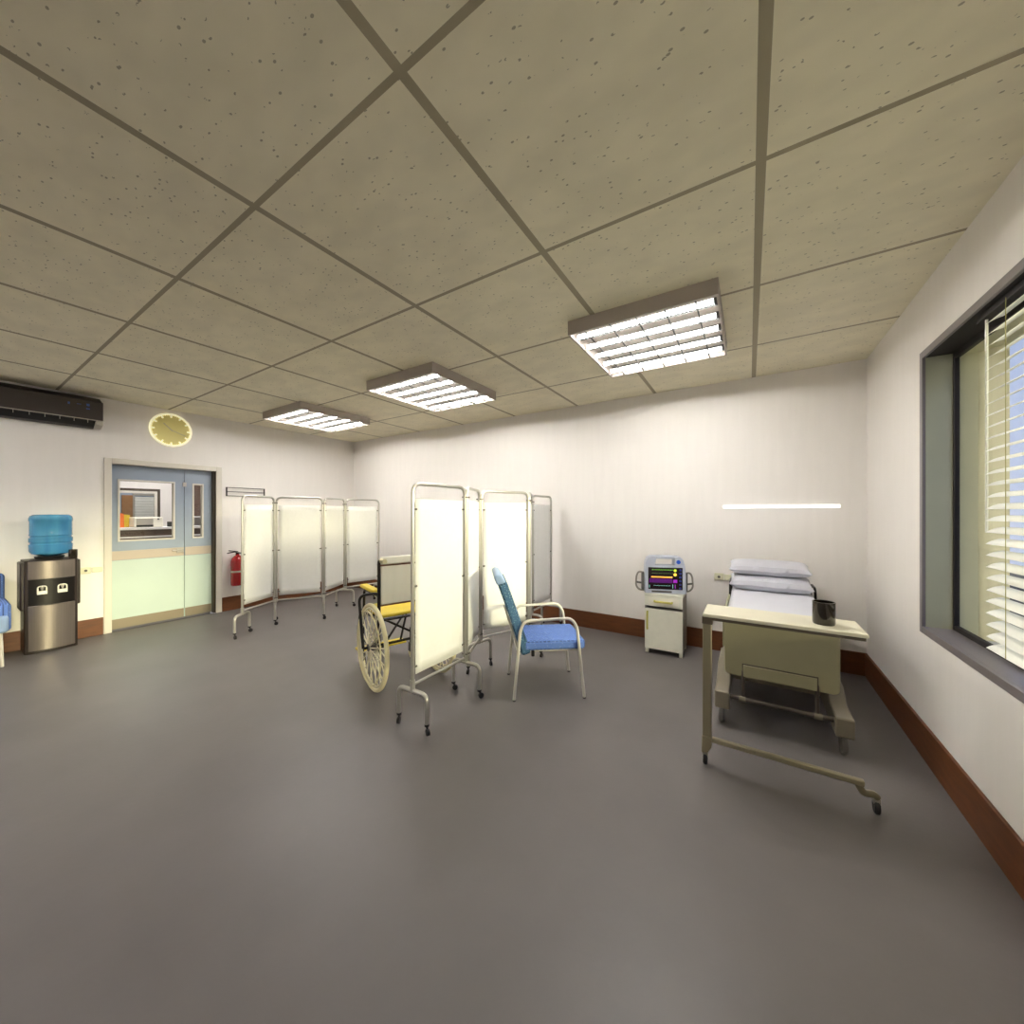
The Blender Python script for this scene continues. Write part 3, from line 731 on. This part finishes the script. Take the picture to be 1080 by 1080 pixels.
# curved backrest
bk = MB()
prof = [(-.175, .355), (-.225, .50), (-.275, .66), (-.325, .80), (-.372, .93)]
outer = []; inner = []
for x, z in prof:
    outer.append((x-.04, z-.012)); inner.append((x+.033, z+.012))
bk.prism(inner+outer[::-1], -.225, .225, 'XZ').build('backrest', 'back_teal', t, bevel=.02, segs=4)
MB().prism([(-.345, .935), (-.417, .912), (-.445, .975), (-.425, 1.0), (-.385, .995)], -.222, .222, 'XZ').build('back_cap', 'chair_light', t, bevel=.014, segs=3)
MB().box((-.14, -.02, .335), (-.10, .02, .384)).box((-.14, -.215, .335), (-.115, -.19, .384)).build('recline_knob', 'black', t, bevel=.004)

# low blue seat at the left edge
t = thing('low_armchair', 'blue padded low armchair cut off by the left edge of the picture', 'chair', (-6.36, .12, 0))
MB().box((-.28, -.32, .33), (.30, .32, .50)).build('seat', 'chair_light', t, bevel=.03, segs=3)
for s_ in (1, -1): MB().box((-.28, s_*.29-.045, .335), (.28, s_*.29+.045, .615)).build('arm_pad', 'seat_blue', t, bevel=.035, segs=4)
MB().box((-.31, -.33, .40), (-.20, .33, .86)).build('backrest', 'seat_blue', t, bevel=.035, segs=3)
for x in (-.24, .24):
    for y in (-.27, .27):
        MB().tube([(x*1.05, y*1.05, 0), (x, y, .34)], [.011, .017], 10).build('leg', 'cream_metal', t)

# ---------------------------------------------------------------- bedside cabinet
t = thing('bedside_cabinet', 'small cream-white bedside cabinet with brass handles under the patient monitor', 'cabinet', (-.758, 4.155, 0), math.radians(1.5))
hw, dp = .187, .34
cb = MB()
th = .014
cb.box((-hw, 0, .05), (-hw+th, dp, .615)).box((hw-th, 0, .05), (hw, dp, .615)).box((-hw+th, dp-th, .05), (hw-th, dp, .615)).box((-hw+th, .0, .05), (hw-th, dp-th, .065)).box((-hw+th, .018, .465), (hw-th, dp-th, .475))
cb.build('body', 'cab_side', t)
MB().box((-hw-.003, -.018, .615), (hw+.003, dp+.003, .64)).build('top', 'cab_white', t, bevel=.004)
d_ = MB().box((-hw+.001, -.016, .505), (hw-.001, .10, .612)).build('drawer', 'cab_white', t, bevel=.003)
MB().box((-hw+.04, -.0175, .522), (hw-.035, -.0155, .598)).build('drawer_inset', 'white_plastic', d_, bevel=.001)
MB().tube(rnd([(-.085, -.016, .562), (-.085, -.034, .558), (.085, -.034, .558), (.085, -.016, .562)], .02), .011, 8).build('handle', 'brass', d_)
dr = MB().box((-hw+.001, -.016, .052), (hw-.001, .0, .475)).build('door', 'cab_white', t, bevel=.003)
fm = MB(); b_ = .042
fm.box((-hw+.002, -.019, .053), (-hw+b_, -.016, .474)).box((hw-b_, -.019, .053), (hw-.002, -.016, .474)).box((-hw+b_, -.019, .053), (hw-b_, -.016, .053+.03)).box((-hw+b_, -.019, .474-.03), (hw-b_, -.016, .474))
fm.build('door_frame_moulding', 'cab_white', dr, bevel=.001)
MB().tube(rnd([(-hw+.03, -.018, .44), (-hw+.03, -.038, .44), (-hw+.03, -.038, .26), (-hw+.03, -.018, .26)], .02), .010, 8).build('handle', 'brass', dr)
for x in (-hw+.02, hw-.02):
    for y in (.012, dp-.025):
        MB().box((x-.016, y-.012, .0), (x+.016, y+.02, .05)).build('leg', 'cab_white', t, bevel=.002)

# ---------------------------------------------------------------- patient monitor
t = thing('patient_monitor', 'pale grey patient monitor with black display standing on the bedside cabinet', 'monitor', (-.762, 4.235, .6405), math.radians(21))
tilt = math.radians(-6)
sh = MB()
W2, Hh, hb = .205, .375, .29
# front shell as profile with a carrying-handle opening
hx0, hx1, hz0, hz1 = -.11, .085, .296, .366
def shell(y0, y1):
    m_ = MB()
    outer = [(-W2, .0), (W2, .0), (W2-.004, .20), (W2-.015, .30), (W2-.03, .355), (W2-.06, .385), (-W2+.06, .392), (-W2+.028, .375), (-W2+.008, .33), (-W2, .2)]
    hole = [(hx0, hz0), (hx1, hz0), (hx1+.004, hz1), (hx0+.016, hz1)]
    # bridge polygon into four quads bands: bottom, left, right, top
    def P(poly): m_.prism(poly, y0, y1, 'XZ')
    P([(-W2, 0), (W2, 0), (W2-.004, .20), (W2-.015, .30), (hx1, hz0), (hx0, hz0), (-W2+.005, .30), (-W2, .2)])
    P([(-W2+.005, .30), (hx0, hz0), (hx0+.016, hz1), (hx0+.016, .394), (-W2+.06, .392), (-W2+.028, .375), (-W2+.008, .33)])
    P([(hx1, hz0), (W2-.015, .30), (W2-.03, .355), (W2-.06, .388), (hx1+.004, .394), (hx1+.004, hz1)])
    P([(hx0+.016, hz1), (hx1+.004, hz1), (hx1+.004, .394), (hx0+.016, .394)])
    return m_
body = shell(-.06, .07)
bo_ = body.build('shell', 'mon_body', t, bevel=.006)
MB().box((-W2+.03, .07, .02), (W2-.03, .13, .27)).build('rear_housing', 'mon_dark', t, bevel=.01)
MB().box((-.175, -.064, .045), (.165, -.0595, .275)).build('display', 'screen_black', t, bevel=.002)
dsp = t.children[-1]
def dbox(x0, x1, z0, z1, m, nm='trace'):
    return MB().box((x0, -.0665, z0), (x1, -.0642, z1)).build(nm, m, dsp)
def wave(x0, x1, z, amp, m, per, r=.0013):
    pts = []; n = int((x1-x0)/.002)
    for k in range(n+1):
        x = x0+(x1-x0)*k/n; ph = ((x-x0) % per)/per
        a = amp if .40 < ph < .5 else (-amp*.4 if .5 <= ph < .6 else (amp*.2*math.sin(ph*12)))
        pts.append((x, -.0655, z+a))
    return MB().tube(pts, r, 4).build('trace', m, dsp)
wave(-.14, .07, .250, .008, 'g_green', .018)
wave(-.14, .07, .213, .007, 'g_dim_green', .022)
dbox(-.145, .065, .168, .182, 'g_orange')
dbox(-.165, .065, .115, .158, 'g_deep_purple')
wave(-.14, .06, .140, .006, 'g_purple', .03)
wave(-.12, .045, .085, .004, 'g_cyan', .012)
MB().lathe([(0, 0), (.014, 0), (.014, -.002), (0, -.002)], 16, (.092, -.0645, .246), 'Y').build('readout', 'g_lime', dsp)
MB().lathe([(0, 0), (.016, 0), (.016, -.002), (0, -.002)], 16, (.092, -.0645, .203), 'Y').build('readout', 'g_amber', dsp)
dbox(.074, .112, .118, .150, 'g_purple', 'readout')
dbox(.066, .072, .06, .10, 'g_cyan', 'readout'); dbox(.09, .096, .06, .10, 'g_purple', 'readout')
dbox(-.165, -.160, .06, .09, 'g_cyan', 'readout')
for k in range(6):
    MB().lathe([(0, 0), (.011, 0), (.010, -.008), (0, -.009)], 14, (.142, -.0645, .252-k*.038), 'Y').build('knob', 'knob_blue', t)
MB().lathe([(0, 0), (.021, 0), (.021, -.004), (0, -.004)], 24, (.125, -.060, .335), 'Y').build('badge', 'logo_blue', t)
MB().box((-.14, -.062, .012), (.06, -.0585, .030)).build('lower_slot', 'mon_dark', t)
for s in (-1, 1):
    MB().tube(rnd([(s*(W2-.02), .03, .20), (s*(W2+.055), .03, .215), (s*(W2+.078), .03, .17), (s*(W2+.085), .03, .06), (s*(W2+.05), .03, .015), (s*(W2-.02), .03, .012)], .04, 6), .0095, 10).build('grab_handle', 'handle_grey', t)
    MB().box((s*W2, .0, .02), (s*(W2+.026), .06, .21)).build('handle_mount', 'mon_dark', t, bevel=.006)
    MB().tube([(s*(W2+.02), .03, .09), (s*(W2+.082), .03, .10)], .010, 8).build('paddle_grip', 'mon_dark', t)

# ---------------------------------------------------------------- hospital bed
t = thing('hospital_bed', 'hospital bed with beige footboard in the corner beside the window wall', 'bed', (.165, 3.8, 0))
# local coords = world minus (.165,3.8,0); foot end at y=-.76
fx, fz0, fz1 = .312, .358, .815
fb = MB()
fb.prism(rrect(-fx, fz0, fx, fz1, .035), -.76, -.725, 'XZ').build('footboard', 'bed_panel', t, bevel=.006, segs=3)
fbo = t.children[-1]
MB().box((-.2, -.768, fz0+.004), (.2, -.760, .443)).build('recess_panel', 'bed_panel', fbo, bevel=.003)
MB().box((-.206, -.7635, .443), (.206, -.760, .452)).box((-.206, -.7635, fz0+.004), (-.2, -.760, .452)).box((.2, -.7635, fz0+.004), (.206, -.760, .452)).build('recess_groove', 'table_edge', fbo)
MB().prism(rrect(-fx+.03, .36, fx-.03, .93, .05), .74, .775, 'XZ').build('headboard', 'bed_panel', t, bevel=.006)
MB().box((-.30, -.72, .52), (.30, .735, .60)).build('mattress_base', 'bed_metal', t, bevel=.008)
MB().box((-.305, -.715, .602), (.305, .735, .785)).build('mattress', 'sheet', t, bevel=.035, segs=4)
for s in (-1, 1):
    MB().box((s*.325-.008, -.60, .50), (s*.325+.008, .70, .72)).build('side_panel', 'bed_panel', t, bevel=.004)
    MB().tube(rnd([(s*.318, .30, .70), (s*.318, .34, .835), (s*.318, .58, .835), (s*.318, .62, .70)], .05), .010, 8).build('side_rail', 'black_metal', t)
    bx0, bx1 = (s*.325-.046, s*.325+.046)
    MB().prism([(-.82, .13), (-.82, .25), (-.60, .25), (-.48, .33), (-.1, .33), (.0, .25), (.70, .25), (.70, .13)], bx0, bx1, 'YZ').build('base_beam', 'bed_metal', t, bevel=.010, segs=3)
    MB().tube([(s*.2, -.76, .205), (s*.2, -.755, .40)], .011, 8).build('strut', 'bed_tube', t)
    for y in (-.72, .62):
        c_ = MB().box((s*.33-.018, y-.02, .10), (s*.33+.018, y+.02, .132)).build('caster', 'black', t)
        MB().lathe([(0, -.016), (.052, -.016), (.058, -.008), (.058, .008), (.052, .016), (0, .016)], 24, (s*.33, y-.012, .0585), 'X').build('caster_wheel', 'mon_dark', c_)
MB().tube([(-.28, -.76, .205), (.28, -.76, .205)], .016, 10).build('cross_tube', 'bed_tube', t)
for s in (-1, 1):
    MB().tube([(s*.225, -.76, .205), (s*.185, -.76, .205)], .022, 12).build('tube_collar', 'bed_metal', t)
MB().box((-.20, -.45, .25), (.20, .45, .40)).build('lift_unit', 'black_metal', t, bevel=.01)
MB().box((-.14, -.35, .40), (.14, .35, .52)).build('lift_column', 'bed_metal', t)
for y_ in (-.27, .27): MB().box((-.29, y_-.03, .16), (.29, y_+.03, .20)).build('base_cross_beam', 'bed_metal', t)

# pillows
def pillow(loc, label, rx, w=.60, d=.36, h=.125):
    m_ = MB(); nu, nv = 28, 20
    def side(sg):
        def fn(u, v):
            a = 2*u-1; b = 2*v-1
            e_ = max(0, (1-abs(a)**3.4))*max(0, (1-abs(b)**3.0)); e_ = e_**.34
            cx = 1+.035*(abs(a*b))**2 - .03*(1-abs(a))*abs(b)**4
            wr = .006*math.sin(a*7+b*3)*(1-e_)*(1 if sg > 0 else .5) + .004*math.sin(b*14+a*5)*(1-e_)
            return V((a*w/2*cx, b*d/2*cx, sg*h/2*e_ + wr*.6))
        return fn
    m_.grid(side(1), nu, nv); m_.grid(side(-1), nu, nv)
    bmesh.ops.remove_doubles(m_.bm, verts=m_.bm.verts, dist=.0008)
    o = m_.build('pillow', 'pillow'); o.location = loc; o.rotation_euler = (rx, 0, 0)
    tag(o, label, 'pillow', 'pillows at the head of the bed')
    return o
pillow((.155, 4.17, .856), 'lower grey pillow, lying on the mattress', math.radians(6))
pillow((.150, 4.235, .980), 'upper grey pillow, stacked on the other pillow', math.radians(6), d=.34, h=.112)

# ---------------------------------------------------------------- overbed table
t = thing('overbed_table', 'narrow cream overbed table on castors at the foot of the bed', 'table', (.13, 2.585, 0))
MB().box((-.36, -.135, .885), (.36, .135, .905)).build('table_top', 'table_top', t, bevel=.004)
MB().box((-.352, -.127, .868), (.352, .127, .885)).build('top_frame', 'table_edge', t, bevel=.002)
MB().box((-.363, -.115, .12), (-.317, -.065, .868)).build('post', 'table_metal', t, bevel=.004)
MB().box((-.366, -.12, .84), (-.31, .10, .882)).build('bracket', 'table_edge', t, bevel=.004)
MB().box((-.317, -.103, .142), (.352, -.073, .170)).build('base_bar', 'table_metal', t, bevel=.006)
MB().prism([(-.366, .18), (-.314, .18), (-.316, .12), (-.335, .085), (-.368, .075)], -.12, -.06, 'XZ').build('foot_block', 'table_metal', t, bevel=.006)
MB().tube(rnd([(.33, -.085, .145), (.345, -.085, .105), (.39, -.06, .10), (.405, -.05, .085)], .03), [.016]*0 or .017, 10).build('foot_arm', 'table_metal', t)
for (x, y) in ((-.350, -.09), (.405, -.045)):
    c_ = MB().box((x-.014, y-.014, .05), (x+.014, y+.014, .082)).build('caster', 'silver', t, bevel=.003)
    MB().lathe([(0, -.011), (.028, -.011), (.033, -.006), (.033, .006), (.028, .011), (0, .011)], 20, (x, y, .0335), 'X').build('caster_wheel', 'black', c_)

# ---------------------------------------------------------------- light
w = bpy.data.worlds.new('sky'); sc.world = w; w.use_nodes = True
nt = w.node_tree; bg = nt.nodes['Background']
tc = nt.nodes.new('ShaderNodeTexCoord'); sx = nt.nodes.new('ShaderNodeSeparateXYZ'); cr = nt.nodes.new('ShaderNodeValToRGB')
nt.links.new(tc.outputs['Generated'], sx.inputs[0]); nt.links.new(sx.outputs[2], cr.inputs[0])
cr.color_ramp.elements[0].color = rgb(196, 208, 234); cr.color_ramp.elements[1].color = rgb(128, 158, 220)
cr.color_ramp.elements[0].position = .0; cr.color_ramp.elements[1].position = .8
nt.links.new(cr.outputs[0], bg.inputs[0]); bg.inputs[1].default_value = .85
sun = bpy.data.lights.new('sun', 'SUN'); sun.energy = 6.6; sun.angle = math.radians(11); sun.color = (1, .93, .56)
so = bpy.data.objects.new('sun', sun); C.objects.link(so)
sd = V((-1, .10, -.155)).normalized(); so.rotation_euler = sd.to_track_quat('-Z', 'Y').to_euler(); so.location = (8, 1, 4)

# ---------------------------------------------------------------- camera
cam = bpy.data.cameras.new('camera'); co = bpy.data.objects.new('camera', cam); C.objects.link(co)
cam.sensor_fit = 'HORIZONTAL'; cam.sensor_width = 36; cam.lens = 36*393.6/1080; cam.clip_start = .02
co.location = (0, 0, 1.5); co.rotation_euler = (PI/2, 0, .5661)
sc.camera = co
sc.view_settings.view_transform = 'Standard'; sc.view_settings.look = 'None'; sc.view_settings.gamma = 1; sc.view_settings.use_curve_mapping = False
sc.view_settings.exposure = 0.34
